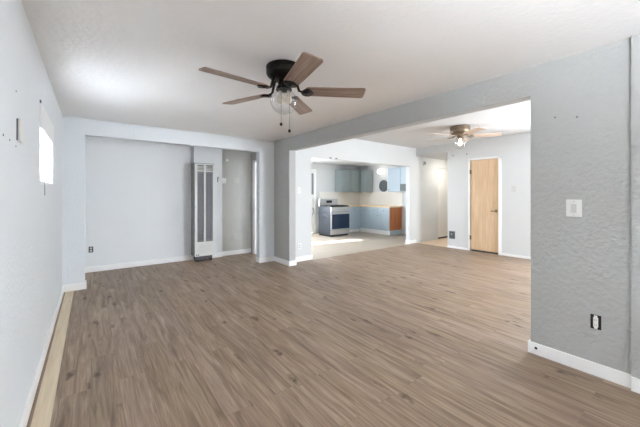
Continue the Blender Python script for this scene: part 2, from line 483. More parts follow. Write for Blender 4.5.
struct(bx('wall_kitchen_back', [((XR2, KY, 0), (3.3, KY + T, ZT)), ((4.9, KY, 0), (KD0, KY + T, ZT)), ((3.3, KY, 0), (4.9, KY + T, 0.9)), ((3.3, KY, 2.1), (4.9, KY + T, ZT)), ((KD1, KY, 0), (KX, KY + T, ZT)), ((KD0, KY, 2.05), (KD1, KY + T, ZT))], M['wall_white']))
struct(bx('wall_kitchen_right', [((KX, YE + 0.12, 0), (KX + T, KY + T, ZT))], M['wall_white']))
struct(bx('trim_backsplash', [((6.1, KY - 0.008, 0.9), (KX - 0.008, KY, 1.37)), ((KX - 0.008, 6.1, 0.9), (KX, KY, 1.37))], M['splash']))

# nail holes and plugs left in the near walls
for (y, z, r) in ((1.80, 1.503, 0.006), (1.925, 1.500, 0.005), (2.07, 1.76, 0.005), (2.065, 1.49, 0.005)):
    lath('nail_hole', [(r, 0), (r * 0.8, 0.0015)], (XL, y, z), M['dark'], wl, axis='X', n=10)

# baseboards
BH, BT = 0.088, 0.015
def bb(name, boxes): return struct(bx(name, boxes, M['trim'], bevel=0.003))
bb('baseboard_left', [((XL, YF, 0), (XL + BT, YH, BH))])
bb('baseboard_back', [((XL, YH - BT, 0), (-0.062 + BT, YH, BH)), ((2.481 - BT, YH - BT, 0), (XR, YH, BH)), ((-0.062, YH, 0), (-0.062 + BT, YH + 0.13, BH)), ((2.481 - BT, YH, 0), (2.481, YH + 0.13, BH))])
bb('baseboard_niche', [((XL, YN - BT, 0), (1.576, YN, BH)), ((1.56, YN - 0.08 - BT, 0), (2.13, YN - 0.08, BH)), ((2.13, YN - BT, 0), (XR, YN, BH))])
bb('baseboard_right', [((XR - BT, 0.318, 0), (XR, YO + BT, BH)), ((XR - 0.028 - BT, YF, 0), (XR - 0.028, 0.318, BH)), ((XR, YO, 0), (XR2, YO + BT, BH))])
bb('baseboard_stub', [((XR - BT, YS - BT, 0), (XR, YH, BH)), ((XR, YS - BT, 0), (XR2 + BT, YS, BH)), ((XR2, YS, 0), (XR2 + BT, YE, BH))])
bb('baseboard_dining_end', [((XR2, YE - BT, 0), (KO0 + BT, YE, BH)), ((KO0, YE, 0), (KO0 + BT, YE + 0.12, BH)),
                            ((KO1 - BT, YE - BT, 0), (XF, YE, BH)), ((KO1 - BT, YE, 0), (KO1, YE + 0.12, BH))])
bb('baseboard_dining_far', [((XF - 0.008, YD, 0), (XF, D0 - 0.06, 0.05)), ((XF - 0.008, D1 + 0.04, 0), (XF, HY0, 0.05))])
# coved joint where the header meets the ceiling, bead on the jog of the right wall
struct(bx('trim_header', [((XL, YH - 0.012, ZC - 0.02), (XR, YH, ZC))], M['wall'], bevel=0.004))

# light pine board lying along the left wall where the planks stop short
t = tag(bx('floor_strip', [((XL + 0.032, 0.6, 0.0), (XL + 0.115, YH - 0.02, 0.006))], M['strip'], bevel=0.001),
        'long pale pine filler board lying on the floor along the left wall', 'board')

# ------------------------------------------------------------------ window_1 in the left wall
w = sthing('window_1', (XL, (WY0 + WY1) / 2, WZ0))
bx('window_frame', [((XL - 0.10, WY0, WZ0), (XL - 0.06, WY0 + 0.05, WZ1)), ((XL - 0.10, WY1 - 0.05, WZ0), (XL - 0.06, WY1, WZ1)),
                    ((XL - 0.10, WY0, WZ0), (XL - 0.06, WY1, WZ0 + 0.05)), ((XL - 0.10, WY0, WZ1 - 0.05), (XL - 0.06, WY1, WZ1))], M['trim'], w)
bx('pane', [((XL - 0.082, WY0 + 0.05, WZ0 + 0.05), (XL - 0.078, WY1 - 0.05, WZ1 - 0.05))], M['pane'], w)
s = thing('roller_blind', (XL, (WY0 + WY1) / 2, 1.72), 'white window shade glowing with daylight on the left wall', 'window blind')
bx('shade', [((XL - 0.004, WY0 + 0.004, WZ0 + 0.004), (XL - 0.001, WY1 - 0.004, 1.80))], M['blind'], s)
bx('valance', [((XL, WY0 - 0.01, 1.735), (XL + 0.010, WY1 + 0.01, 1.915))], M['trim'], s, bevel=0.004)
bx('bracket', [((XL, WY0 - 0.02, 1.915), (XL + 0.008, WY0 + 0.01, 1.935))], M['vent'], s)
tub('cord', [(XL + 0.014, WY0 + 0.14, 1.74), (XL + 0.013, WY0 + 0.14, 1.25)], 0.0022, M['vent'], s, 6)

# unseen windows, guessed and placed so daylight reaches the rooms
def plain_window(name, x0, x1, z0, z1, y, n):
    w = sthing(name, ((x0 + x1) / 2, y, z0))
    f = 0.05
    bx('window_frame', [((x0, y - 0.1, z0), (x0 + f, y - 0.04, z1)), ((x1 - f, y - 0.1, z0), (x1, y - 0.04, z1)),
                        ((x0, y - 0.1, z0), (x1, y - 0.04, z0 + f)), ((x0, y - 0.1, z1 - f), (x1, y - 0.04, z1))]
       + [((x0 + (x1 - x0) * k / n - 0.02, y - 0.1, z0), (x0 + (x1 - x0) * k / n + 0.02, y - 0.04, z1)) for k in range(1, n)], M['trim'], w)
plain_window('window_2', 0.05, 2.6, 0.75, 2.15, YF, 2)
plain_window('window_3', 3.2, 6.6, 0.1, 2.2, YD, 2)
w = sthing('added_window_6', (XF, 0.6, 0.7))  # added window, out of view, placed so light crosses to the left wall
bx('window_frame', [((XF + 0.04, -0.12, 0.7), (XF + 0.1, -0.07, 2.1)), ((XF + 0.04, 1.27, 0.7), (XF + 0.1, 1.32, 2.1)),
                    ((XF + 0.04, -0.12, 0.7), (XF + 0.1, 1.32, 0.75)), ((XF + 0.04, -0.12, 2.05), (XF + 0.1, 1.32, 2.1))], M['trim'], w)
w = sthing('added_window_5', (XL, (LW0 + LW1) / 2, 0.9))  # added window, out of view, lets sun onto the floor behind the camera
bx('window_frame', [((XL - 0.1, LW0, 0.9), (XL - 0.05, LW0 + 0.04, 1.9)), ((XL - 0.1, LW1 - 0.04, 0.9), (XL - 0.05, LW1, 1.9)),
                    ((XL - 0.1, LW0, 0.9), (XL - 0.05, LW1, 0.94)), ((XL - 0.1, LW0, 1.86), (XL - 0.05, LW1, 1.9))], M['trim'], w)
w = sthing('window_4', (XR2, 6.635, 0.75))
bx('window_frame', [((XR + 0.02, 6.45, 0.75), (XR + 0.08, 6.47, 2.0)), ((XR + 0.02, 6.80, 0.75), (XR + 0.08, 6.82, 2.0)),
                    ((XR + 0.02, 6.45, 0.75), (XR + 0.08, 6.82, 0.78)), ((XR + 0.02, 6.45, 1.97), (XR + 0.08, 6.82, 2.0))], M['trim'], w)
w = sthing('added_window_7', (4.1, KY, 0.9))  # added window, out of view, placed for the kitchen fill light
bx('window_frame', [((3.3, KY + 0.04, 0.9), (3.35, KY + 0.1, 2.1)), ((4.85, KY + 0.04, 0.9), (4.9, KY + 0.1, 2.1)),
                    ((3.3, KY + 0.04, 0.9), (4.9, KY + 0.1, 0.95)), ((3.3, KY + 0.04, 2.05), (4.9, KY + 0.1, 2.1))], M['trim'], w)

# ------------------------------------------------------------------ doors
# birch slab door, far wall of the dining room
d = sthing('door_1', (XF, (D0 + D1) / 2, 0))
bx('door_panel', [((XF + 0.012, D0 + 0.012, 0.035), (XF + 0.05, D1 - 0.010, DZ - 0.008))], M['birch'], d, bevel=0.002)
bx('casing', [((XF - 0.014, D0 - 0.06, 0), (XF, D0 + 0.004, DZ + 0.02)), ((XF - 0.014, D1 - 0.004, 0), (XF, D1 + 0.030, DZ + 0.02)),
              ((XF - 0.014, D0 - 0.06, DZ), (XF, D1 + 0.030, DZ + 0.035)), ((XF, D0 - 0.001, DZ - 0.004), (XF + 0.11, D1, DZ + 0.001))], M['trim'], d)
for z in (1.78, 0.30):
    bm = bmesh.new(); box(bm, (XF - 0.004, D1 - 0.030, z - 0.045), (XF + 0.013, D1 + 0.004, z + 0.045)); tube(bm, [(XF - 0.004, D1 - 0.008, z - 0.05), (XF - 0.004, D1 - 0.008, z + 0.05)], 0.007, 8)
    obj('hinge', bm, M['brass'], d)
hd = lath('door_handle', [(0.030, 0), (0.028, -0.008), (0.012, -0.012), (0.012, -0.045)], (XF + 0.012, D0 + 0.055, 0.92), M['brass'], d, axis='X', n=20)
tub('lever', [(XF - 0.033, D0 + 0.050, 0.92), (XF - 0.036, D0 + 0.10, 0.918), (XF - 0.032, D0 + 0.150, 0.914)], [0.010, 0.009, 0.007], M['brass'], hd, 8)
bx('closet_back', [((XF + 0.10, D0 - 0.1, 0), (XF + 0.118, D1 + 0.1, DZ))], M['dark'], d)
# hall door
d = sthing('door_2', ((HD0 + HD1) / 2, YE, 0))
bx('door_panel', [((HD0 + 0.004, YE + 0.012, 0.045), (HD1, YE + 0.05, 2.02))], M['plastic'], d)
bx('gap_shade', [((HD0, YE + 0.06, 0), (HD1, YE + 0.118, 2.03))], M['dark'], d)  # black sheet behind the door standing in for shade in the gap
# doorway beside the niche
struct(bx('trim_doorway', [((XR - 0.016, DN1 - 0.01, 0), (XR, DN1 + 0.10, 1.99)), ((XR - 0.016, DN0, 1.96), (XR, DN1 + 0.10, 2.0)), ((XR, DN1 - 0.012, 0), (XR2, DN1, 1.97))], M['trim'], bevel=0.003))
# kitchen back door with a grey pane
d = sthing('door_3', ((KD0 + KD1) / 2, KY, 0))
bx('door_panel', [((KD0, KY + 0.02, 0.02), (KD1, KY + 0.06, 2.04))], M['trim'], d, bevel=0.003)
bx('pane', [((KD0 + 0.10, KY + 0.012, 1.28), (KD1 - 0.015, KY + 0.022, 1.98))], M['grey_pane'], d)
bx('screen_edge', [((KD0 + 0.10, KY + 0.010, 0.55), (KD1 - 0.10, KY + 0.021, 1.27))], M['dark'], d)
bx('casing', [((KD1, KY - 0.016, 0), (KD1 + 0.075, KY, 2.12)), ((KD0 - 0.075, KY - 0.016, 0), (KD0, KY, 2.12)), ((KD0, KY - 0.016, 2.05), (KD1, KY, 2.12))], M['trim'], d)
tub('door_handle', [(KD1 - 0.05, KY + 0.02, 0.62), (KD1 - 0.05, KY - 0.05, 0.66), (KD1 - 0.05, KY - 0.055, 0.80), (KD1 - 0.05, KY + 0.02, 0.84)], 0.012, M['vent'], d, 8)

# ------------------------------------------------------------------ ceiling fans
def blade_mesh(r0, r1, w0, w1, th):
    """flat board along +X, rounded tip, in local coordinates"""
    bm = bmesh.new()
    pts = []
    n = 8
    pts.append((r0, -w0 / 2)); 
    cr = w1 * 0.17
    for k in range(n + 1):
        a = -PI / 2 + PI / 2 * k / n
        pts.append((r1 - cr + cr * math.cos(a), -w1 / 2 + cr + cr * math.sin(a)))
    for k in range(n + 1):
        a = PI / 2 * k / n
        pts.append((r1 - cr + cr * math.cos(a), w1 / 2 - cr + cr * math.sin(a)))
    pts.append((r0, w0 / 2)); pts.append((r0 - 0.02, w0 / 2 - 0.03)); pts.append((r0 - 0.02, -w0 / 2 + 0.03))
    lo = [bm.verts.new((x, y, -th / 2)) for x, y in pts]; hi = [bm.verts.new((x, y, th / 2)) for x, y in pts]
    bm.faces.new(lo); bm.faces.new(hi)
    for i in range(len(pts)):
        j = (i + 1) % len(pts); bm.faces.new((lo[i], lo[j], hi[j], hi[i]))
    bmesh.ops.recalc_face_normals(bm, faces=bm.faces)
    return bm


def ceiling_fan(C, zc, rm, hm, zb, a0, R, mm, bmat, label, group, lit, zg, rg, chains):
    cx, cy = C
    f = thing('ceiling_fan', (cx, cy, zc), label, 'ceiling fan', group)
    lath('motor_housing', [(rm * 0.96, 0), (rm, -0.006), (rm, -0.26 * hm), (rm * 0.955, -0.29 * hm), (rm * 0.955, -0.33 * hm), (rm, -0.36 * hm), (rm, -0.56 * hm),
                           (rm * 0.94, -0.72 * hm), (rm * 0.74, -0.92 * hm), (rm * 0.5, -1.0 * hm)], (cx, cy, zc), mm, f)
    zs = zc - hm
    lath('switch_housing', [(0.030, 0.0), (0.046, -0.004), (0.046, -(zs - zg) * 0.6), (0.058, -(zs - zg) * 0.75), (0.064, -(zs - zg) - 0.004), (0.02, -(zs - zg) - 0.006)], (cx, cy, zs), mm, f)
    # glass shade
    prof = [(0.058, 0.0)]
    for k in range(0, 13):
        a = math.radians(58 - k * (148 / 12))
        prof.append((max(rg * math.cos(a), 0.0), -0.85 * rg + rg * 0.92 * math.sin(a)))
    bm = bmesh.new(); lathe(bm, prof, (cx, cy, zg - 0.003), n=32)
    g = obj('globe', bm, M['clear'], f, smooth=True)
    for k in range(1 if lit else 2):
        ox = 0 if lit else (-0.03 if k == 0 else 0.035)
        lath('bulb', [(0.012, 0), (0.014, -0.03), (0.026, -0.055), (0.030, -0.075), (0.022, -0.098), (0.0, -0.106)], (cx + ox * math.cos(-0.65), cy + ox * math.sin(-0.65), zg - 0.008), M['bulb_on'] if lit else M['bulb_off'], f, n=18)
    for k in range(5):
        a = math.radians(a0 + 72 * k)
        rot = Matrix.Translation((cx, cy, zb)) @ Matrix.Rotation(a, 4, 'Z')
        bm = blade_mesh(0.185, R, 0.115, 0.140, 0.008)
        bm.transform(rot @ Matrix.Rotation(math.radians(-12), 4, 'X'))
        b = obj('blade', bm, bmat, f)
        # the wood grain follows each blade: rotate the object's own axes with it
        mw = Matrix.Rotation(a, 4, 'Z')
        b.data.transform(mw.inverted()); b.rotation_euler = (0, 0, a)
        bm = bmesh.new()
        dz = zs - zb + 0.012
        tube(bm, [(rm * 0.45, 0, dz), (rm * 0.45 + 0.03, 0, dz - 0.006), (0.12, 0, -0.004 if dz < 0.04 else 0.004), (0.155, 0, -0.008), (0.19, 0, -0.009)], [0.012, 0.011, 0.010, 0.010, 0.009], 10)
        tube(bm, [(0.165, -0.040, -0.0), (0.205, -0.046, -0.001)], 0.008, 8); tube(bm, [(0.165, 0.040, -0.016), (0.205, 0.046, -0.017)], 0.008, 8)
        bmesh.ops.create_cone(bm, cap_ends=True, segments=24, radius1=0.050, radius2=0.046, depth=0.008,
                              matrix=Matrix.Translation((0.185, 0, -0.009)) @ Matrix.Rotation(math.radians(-12), 4, 'X'))
        me = bpy.data.meshes.new('blade_iron')
        bm.transform(Matrix.Translation((0, 0, zb - zc))); bm.to_mesh(me); bm.free()
        for p in me.polygons: p.use_smooth = True
        me.materials.append(mm)
        bi = bpy.data.objects.new('blade_iron', me); COL.objects.link(bi); bi.parent = b
    for (ox, oy, ze) in chains:
        c = tub('pull_chain', [(cx + ox, cy + oy, zs - (zs - zg) * 0.45), (cx + ox * 1.25, cy + oy * 1.25, zg - 0.02), (cx + ox * 1.25, cy + oy * 1.25, ze)], 0.0013, M['vent'], f, 6)
        lath('knob', [(0.0, 0.008), (0.008, 0.004), (0.011, -0.006), (0.008, -0.016), (0.0, -0.02)], (cx + ox * 1.25, cy + oy * 1.25, ze), M['dark'], c, n=14)
    return f


cy_, sy_ = math.cos(0.6523), math.sin(0.6523)
def toward(r, f): return (r * cy_ - f * sy_, -r * sy_ - f * cy_)   # r to the camera's right, f toward the camera
a1 = toward(-0.010, 0.06); a2 = toward(0.040, 0.055)
ceiling_fan((1.223, 2.074), ZC, 0.140, 0.105, 2.082, 39.4, 0.65, M['bronze'], M['blade'],
            'dark bronze ceiling fan with weathered wood blades and two pull chains, above the living room', None, False, 2.092, 0.108,
            [(a1[0], a1[1], 1.805), (a2[0], a2[1], 1.755)])
ceiling_fan((5.28, 2.76), ZD, 0.168, 0.17, 2.315, 20, 0.66, M['nickel'], M['blade_light'],
            'lit ceiling fan with pale blades and bronze housing in the far white dining room', None, True, 2.27, 0.105, [])

# ------------------------------------------------------------------ wall heater in the niche
HX0, HX1_, HYF, HZ0, HZ1 = 1.545, 1.904, 5.87, 0.10, 1.85
yb = YN - 0.08
h = thing('wall_heater', ((HX0 + HX1_) / 2, yb, 0), 'tall white wall furnace with two dark grilles in the alcove', 'heater')
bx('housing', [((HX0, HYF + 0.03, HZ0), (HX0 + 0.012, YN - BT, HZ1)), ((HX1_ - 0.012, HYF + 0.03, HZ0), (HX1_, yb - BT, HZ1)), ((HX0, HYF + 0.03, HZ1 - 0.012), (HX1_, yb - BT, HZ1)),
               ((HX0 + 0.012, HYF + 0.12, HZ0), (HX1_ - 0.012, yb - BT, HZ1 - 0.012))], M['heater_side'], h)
bx('front_frame', [((HX0, HYF, HZ0 + 0.27), (HX0 + 0.045, HYF + 0.03, HZ1)), ((HX1_ - 0.03, HYF, HZ0 + 0.27), (HX1_, HYF + 0.03, HZ1)),
                   ((HX0 + 0.045, HYF, HZ1 - 0.022), (HX1_ - 0.03, HYF + 0.03, HZ1)), ((HX0 + 0.045, HYF, 1.700), (HX1_ - 0.03, HYF + 0.03, 1.714))], M['heater'], h, bevel=0.003)
bx('center_bar', [((1.708, HYF - 0.004, HZ0 + 0.27), (1.742, HYF + 0.03, HZ1 - 0.022))], M['heater'], h, bevel=0.003)
for (a, b) in ((HX0 + 0.045, 1.708), (1.742, HX1_ - 0.03)):
    bars = [((a, HYF + 0.010, HZ0 + 0.27 + k * 0.0165), (b, HYF + 0.018, HZ0 + 0.27 + k * 0.0165 + 0.008)) for k in range(int((1.70 - HZ0 - 0.27) / 0.0165))]
    bars += [((a + (b - a) * k / 5 - 0.003, HYF + 0.018, HZ0 + 0.27), (a + (b - a) * k / 5 + 0.003, HYF + 0.023, 1.70)) for k in range(1, 5)]
    bx('grille', bars, M['mesh'], h)
    g = bx('top_vent', [((a, HYF + 0.012, 1.716 + k * 0.026), (b, HYF + 0.026, 1.716 + k * 0.026 + 0.012)) for k in range(4)], M['heater'], h)
bx('heat_exchanger', [((HX0 + 0.06, HYF + 0.05, HZ0 + 0.3), (HX1_ - 0.05, HYF + 0.118, 1.66))], M['inside'], h)
lp = bx('lower_panel', [((HX0, HYF - 0.004, HZ0), (HX1_, HYF + 0.03, HZ0 + 0.268))], M['heater'], h, bevel=0.004)
for k in range(6): bx('louvre', [((HX0 + 0.05, HYF - 0.007, HZ0 + 0.07 + k * 0.03), (HX1_ - 0.05, HYF - 0.003, HZ0 + 0.076 + k * 0.03))], M['plate'], lp)
for x in (1.565, 1.60):
    lath('control_knob', [(0.011, 0), (0.009, -0.012), (0, -0.012)], (x + 0.01, HYF - 0.004, HZ0 + 0.03), M['dark'], lp, axis='Y', n=14)
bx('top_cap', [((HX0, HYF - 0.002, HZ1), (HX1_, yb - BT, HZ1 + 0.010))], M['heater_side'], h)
bx('burner_tray', [((HX0 + 0.02, HYF + 0.03, 0.035), (HX1_ - 0.03, yb - 0.03, HZ0))], M['inside'], h)
for x in (HX0 + 0.03, HX1_ - 0.06):
    for y in (HYF + 0.04, yb - 0.06):
        bx('foot', [((x, y, 0), (x + 0.03, y + 0.03, 0.036))], M['dark'], h)

# ------------------------------------------------------------------ switches, outlets and small wall fittings
def plate_xwall(name, x, sgn, y, z, w, hh, label, cat, m, kind, group=None):
    """fitting on a wall of constant X; sgn = direction it faces"""
    t = thing(name, (x, y, z), label, cat, group)
    bx('cover_plate', [((x, y - w / 2, z - hh / 2), (x + sgn * 0.007, y + w / 2, z + hh / 2))], m, t, bevel=0.0025)
    if kind == 'rocker':
        bx('rocker', [((x + sgn * 0.007, y - 0.017, z - 0.033), (x + sgn * 0.011, y + 0.017, z + 0.033))], M['plate'], t, bevel=0.0015)
        for zz in (z - 0.048, z + 0.048):
            lath('screw', [(0.003, 0), (0.0025, sgn * 0.001)], (x + sgn * 0.007, y, zz), M['vent'], t, axis='X', n=10)
    if kind == 'toggle':
        bx('toggle', [((x + sgn * 0.007, y - 0.006, z - 0.012), (x + sgn * 0.016, y + 0.006, z + 0.012))], m, t)
    return t


def plate_ywall(name, x, y, z, w, hh, label, cat, m, kind, group=None, depth=0.007):
    """fitting on a wall of constant Y that faces the camera"""
    t = thing(name, (x, y, z), label, cat, group)
    bx('cover_plate', [((x - w / 2, y - depth, z - hh / 2), (x + w / 2, y, z + hh / 2))], m, t, bevel=0.0025)
    yy = y - depth
    if kind == 'toggle': bx('toggle', [((x - 0.006, yy - 0.010, z - 0.012), (x + 0.006, yy, z + 0.012))], M['plate'], t)
    if kind == 'outlet':
        for dz in (-0.02, 0.02):
            s = bx('socket', [((x - 0.016, yy - 0.003, z + dz - 0.014), (x + 0.016, yy, z + dz + 0.014))], M['plate'], t, bevel=0.001)
            for q in (-0.0065, 0.0065): bx('slot', [((x + q - 0.0015, yy - 0.0035, z + dz - 0.005), (x + q + 0.0015, yy - 0.002, z + dz + 0.006))], M['dark'], s)
    if kind == 'dial': lath('dial', [(0.018, 0), (0.016, -0.01), (0, -0.011)], (x, yy, z), M['plate'], t, axis='Y', n=20)
    return t


plate_xwall('light_switch', XR, -1, 0.612, 1.157, 0.090, 0.125, 'pale rocker light switch on the shaded wall at right, near the camera', 'light switch', M['plastic'], 'rocker')
# open outlet without its cover
t = thing('outlet', (XR, 0.493, 0.371), 'open wall outlet without cover plate, black box showing, low on the near right wall', 'outlet')
bx('box', [((XR - 0.003, 0.465, 0.322), (XR, 0.521, 0.420))], M['dark'], t)
s = bx('receptacle', [((XR - 0.012, 0.480, 0.337), (XR - 0.003, 0.506, 0.404)), ((XR - 0.010, 0.484, 0.325), (XR - 0.003, 0.502, 0.417))], M['plastic'], t, bevel=0.003)
for k in range(2):
    for z in (0.348, 0.382): bx('slot', [((XR - 0.0128, 0.488 + k * 0.008, z), (XR - 0.011, 0.490 + k * 0.008, z + 0.009))], M['vent'], s)
t = tag(lath('cable_hole', [(0.010, 0), (0.007, -0.002), (0.0, -0.002)], (XR - BT, 0.842, 0.052), M['dark'], None, axis='X', n=16, loc=(XR - BT, 0.842, 0.052)),
        'small dark cable grommet in the white baseboard at the wall end', 'grommet')
for (y, z, l) in ((0.724, 1.84, 'left of two tiny plugged holes high on the near right wall'), (0.595, 1.816, 'right of two tiny plugged holes high on the near right wall')):
    tag(lath('wall_plug', [(0.006, 0), (0.004, -0.002), (0, -0.002)], (XR, y, z), M['vent'], None, axis='X', n=12, loc=(XR, y, z)), l, 'wall plug', 'plugged holes')

# thermostat box on the left wall near the camera
t = thing('thermostat', (XL, 2.13, 1.575), 'white thermostat box on the left wall near the camera', 'thermostat')
bx('housing', [((XL, 2.085, 1.52), (XL + 0.014, 2.185, 1.632))], M['plastic'], t, bevel=0.002)
bx('side_panel', [((XL, 2.078, 1.523), (XL + 0.006, 2.085, 1.629))], M['vent'], t)  # dark strip added for the shade on the box's near side

# niche fittings
plate_ywall('outlet', 0.002, YN, 0.368, 0.06, 0.095, 'small dark outlet low on the left of the alcove wall', 'outlet', M['dark'], 'outlet')
t = tag(lath('blank_cover', [(0.030, 0), (0.028, -0.008), (0, -0.010)], (2.26, YN, 1.985), M['trim'], None, axis='Y', n=24, loc=(2.26, YN, 1.985)),
        'round white cap high on the grey alcove wall right of the heater', 'wall cover')
t = thing('hook', (2.04, YN - 0.08, 1.57), 'thin dark hook on the alcove wall just right of the heater', 'hook')
bx('back_plate', [((2.030, YN - 0.085, 1.52), (2.045, YN - 0.08, 1.62))], M['vent'], t)
tub('prong', [(2.038, YN - 0.085, 1.59), (2.038, YN - 0.115, 1.585), (2.038, YN - 0.12, 1.61)], 0.004, M['vent'], t, 6)
t = plate_ywall('thermostat', 2.185, YN, 1.555, 0.085, 0.11, 'square white thermostat box on the grey alcove wall, right of the hook', 'thermostat', M['trim'], None, depth=0.04)
bx('side_panel', [((2.137, YN - 0.038, 1.50), (2.1425, YN, 1.61))], M['vent'], t)  # dark strip: shade on the box's left side put into colour
plate_ywall('light_switch', 2.46, YN, 1.577, 0.11, 0.115, 'pale switch plate on the grey alcove wall, nearest the doorway', 'light switch', M['plate'], 'toggle')
plate_ywall('outlet', 2.42, YN, 0.375, 0.075, 0.115, 'pale outlet low on the grey alcove wall right of the heater', 'outlet', M['plate'], 'outlet')

# dining end wall
plate_ywall('light_switch', 3.132, YE, 1.345, 0.075, 0.115, 'white light switch on the white wall left of the kitchen opening', 'light switch', M['plastic'], 'toggle')
plate_ywall('outlet', 3.144, YE, 0.285, 0.075, 0.115, 'white outlet low on the wall left of the kitchen opening', 'outlet', M['plastic'], 'outlet')
for k, x in enumerate((3.90, 4.06)):
    t = thing('bracket', (x, YE - 0.003, KZ), ('left' if k == 0 else 'right') + ' of two tiny grey brackets under the kitchen opening header', 'bracket', 'header brackets')
    bx('bracket_plate', [((x - 0.03, YE - 0.004, KZ + 0.004), (x + 0.03, YE, KZ + 0.03))], M['heater_side'], t)
    bx('screw', [((x - 0.006, YE - 0.007, KZ + 0.012), (x + 0.006, YE - 0.004, KZ + 0.022))], M['brass'], t)
# hall and far wall
t = thing('smoke_detector', (7.183, YE, 2.12), 'small round white smoke detector high on the hall wall', 'smoke detector')
lath('housing', [(0.060, 0), (0.060, -0.02), (0.048, -0.035), (0, -0.038)], (7.183, YE, 2.12), M['plastic'], t, axis='Y', n=28)
lath('vent_ring', [(0.046, -0.0355), (0.036, -0.039), (0.02, -0.039)], (7.183, YE, 2.12), M['vent'], t, axis='Y', n=28)
plate_xwall('light_switch', XF, -1, 2.449, 1.385, 0.085, 0.12, 'white light switch on the far white wall right of the birch door', 'light switch', M['plate'], 'toggle')
for (y, l) in ((3.735, 'left of two small grey knobs above the birch door, near the hall corner'), (3.407, 'right of two small grey knobs, by the top corner of the birch door')):
    t = thing('wall_anchor', (XF, y, 2.19), l, 'wall anchor', 'knobs above the birch door')
    lath('base', [(0.022, 0), (0.020, -0.006), (0, -0.006)], (XF, y, 2.19), M['plate'], t, axis='X', n=16)
    lath('knob', [(0.008, -0.006), (0.014, -0.018), (0.010, -0.028), (0, -0.03)], (XF, y, 2.19), M['vent'], t, axis='X', n=16)
t = thing('wall_vent', (XF, 3.76, 0.31), 'small square grey heat register low on the far wall left of birch door', 'vent')
bx('frame', [((XF - 0.010, 3.69, 0.222), (XF, 3.705, 0.40)), ((XF - 0.010, 3.815, 0.222), (XF, 3.83, 0.40)), ((XF - 0.010, 3.69, 0.222), (XF, 3.83, 0.24)), ((XF - 0.010, 3.69, 0.382), (XF, 3.83, 0.40))], M['vent'], t)
bx('slats', [((XF - 0.007, 3.705, 0.245 + k * 0.018), (XF - 0.002, 3.815, 0.254 + k * 0.018)) for k in range(8)], M['vent'], t)
bx('duct', [((XF - 0.002, 3.70, 0.235), (XF - 0.0005, 3.82, 0.39))], M['inside'], t)
lath('lever', [(0.014, 0), (0.012, -0.012), (0, -0.013)], (XF - 0.006, 3.77, 0.33), M['plate'], t, axis='X', n=14)

# ------------------------------------------------------------------ kitchen
# stove
SX0, SX1, SYF, SYB = 5.69, 6.445, 6.91, 7.54
st = thing('gas_stove', ((SX0 + SX1) / 2, SYB, 0), 'stainless steel gas stove with dark grey side in the kitchen', 'stove')
bx('body', [((SX0, SYF + 0.03, 0.06), (SX1, SYB, 0.895))], M['stove_side'], st, bevel=0.004)
bx('toe_kick', [((SX0 + 0.02, SYF + 0.06, 0), (SX1 - 0.02, SYB - 0.02, 0.06))], M['dark'], st)
lath('side_reflection', [(0.21, 0), (0.20, -0.004), (0.165, -0.004), (0.155, -0.001), (0, -0.001)], (SX0, 7.24, 0.47), M['stove_side'], st, axis='X', n=40)  # embossed ring standing in for a round reflection on the stove side
cp = bx('control_panel', [((SX0, SYF - 0.015, 0.755), (SX1, SYF + 0.03, 0.895))], M['steel'], st, bevel=0.006)
for k in range(5):
    lath('burner_knob', [(0.024, 0), (0.021, -0.03), (0, -0.032)], (SX0 + 0.10 + k * 0.14, SYF - 0.015, 0.825), M['steel'], cp, axis='Y', n=18)
dr = bx('oven_door', [((SX0 + 0.005, SYF - 0.01, 0.215), (SX1 - 0.005, SYF + 0.03, 0.745))], M['steel'], st, bevel=0.005)
bx('oven_window', [((SX0 + 0.03, SYF - 0.014, 0.235), (SX1 - 0.02, SYF - 0.009, 0.68))], M['oven_glass'], dr)
bm = bmesh.new(); tube(bm, [(SX0 + 0.06, SYF - 0.055, 0.705), (SX1 - 0.06, SYF - 0.055, 0.705)], 0.013, 12)
for x in (SX0 + 0.09, SX1 - 0.09): tube(bm, [(x, SYF - 0.055, 0.705), (x, SYF - 0.008, 0.705)], 0.010, 8)
obj('handle', bm, M['steel'], dr, smooth=True)
bx('drawer', [((SX0 + 0.005, SYF - 0.008, 0.065), (SX1 - 0.005, SYF + 0.03, 0.205))], M['steel'], st, bevel=0.005)
ct = bx('cooktop', [((SX0, SYF, 0.895), (SX1, SYB - 0.06, 0.912))], M['iron'], st, bevel=0.003)
for gx in range(3):
    x0 = SX0 + 0.02 + gx * 0.243; x1 = x0 + 0.234
    y0, y1 = SYF + 0.05, SYB - 0.10
    g = bx('grate', [((x0, y0, 0.925), (x1, y0 + 0.014, 0.944)), ((x0, y1 - 0.014, 0.925), (x1, y1, 0.944)), ((x0, y0, 0.925), (x0 + 0.014, y1, 0.944)), ((x1 - 0.014, y0, 0.925), (x1, y1, 0.944)),
                 ((x0, (y0 + y1) / 2 - 0.007, 0.925), (x1, (y0 + y1) / 2 + 0.007, 0.944)), (((x0 + x1) / 2 - 0.007, y0, 0.925), ((x0 + x1) / 2 + 0.007, y1, 0.944))]
            + [((xx, yy, 0.912), (xx + 0.014, yy + 0.014, 0.926)) for xx in (x0, x1 - 0.014) for yy in (y0, y1 - 0.014)], M['iron'], st)
    for yy in ((y0 + y1) / 2,) if gx == 1 else (y0 + 0.14, y1 - 0.14):
        lath('burner', [(0.045, 0.912), (0.045, 0.918), (0.032, 0.921), (0.032, 0.926), (0, 0.927)], ((x0 + x1) / 2, yy, 0), M['iron'], st, n=24)
bg_ = bx('backguard', [((SX0, SYB - 0.07, 0.895), (SX1, SYB, 1.14))], M['steel'], st, bevel=0.008)
bx('display', [((SX0 + 0.27, SYB - 0.074, 1.01), (SX0 + 0.50, SYB - 0.069, 1.09))], M['dark'], bg_)

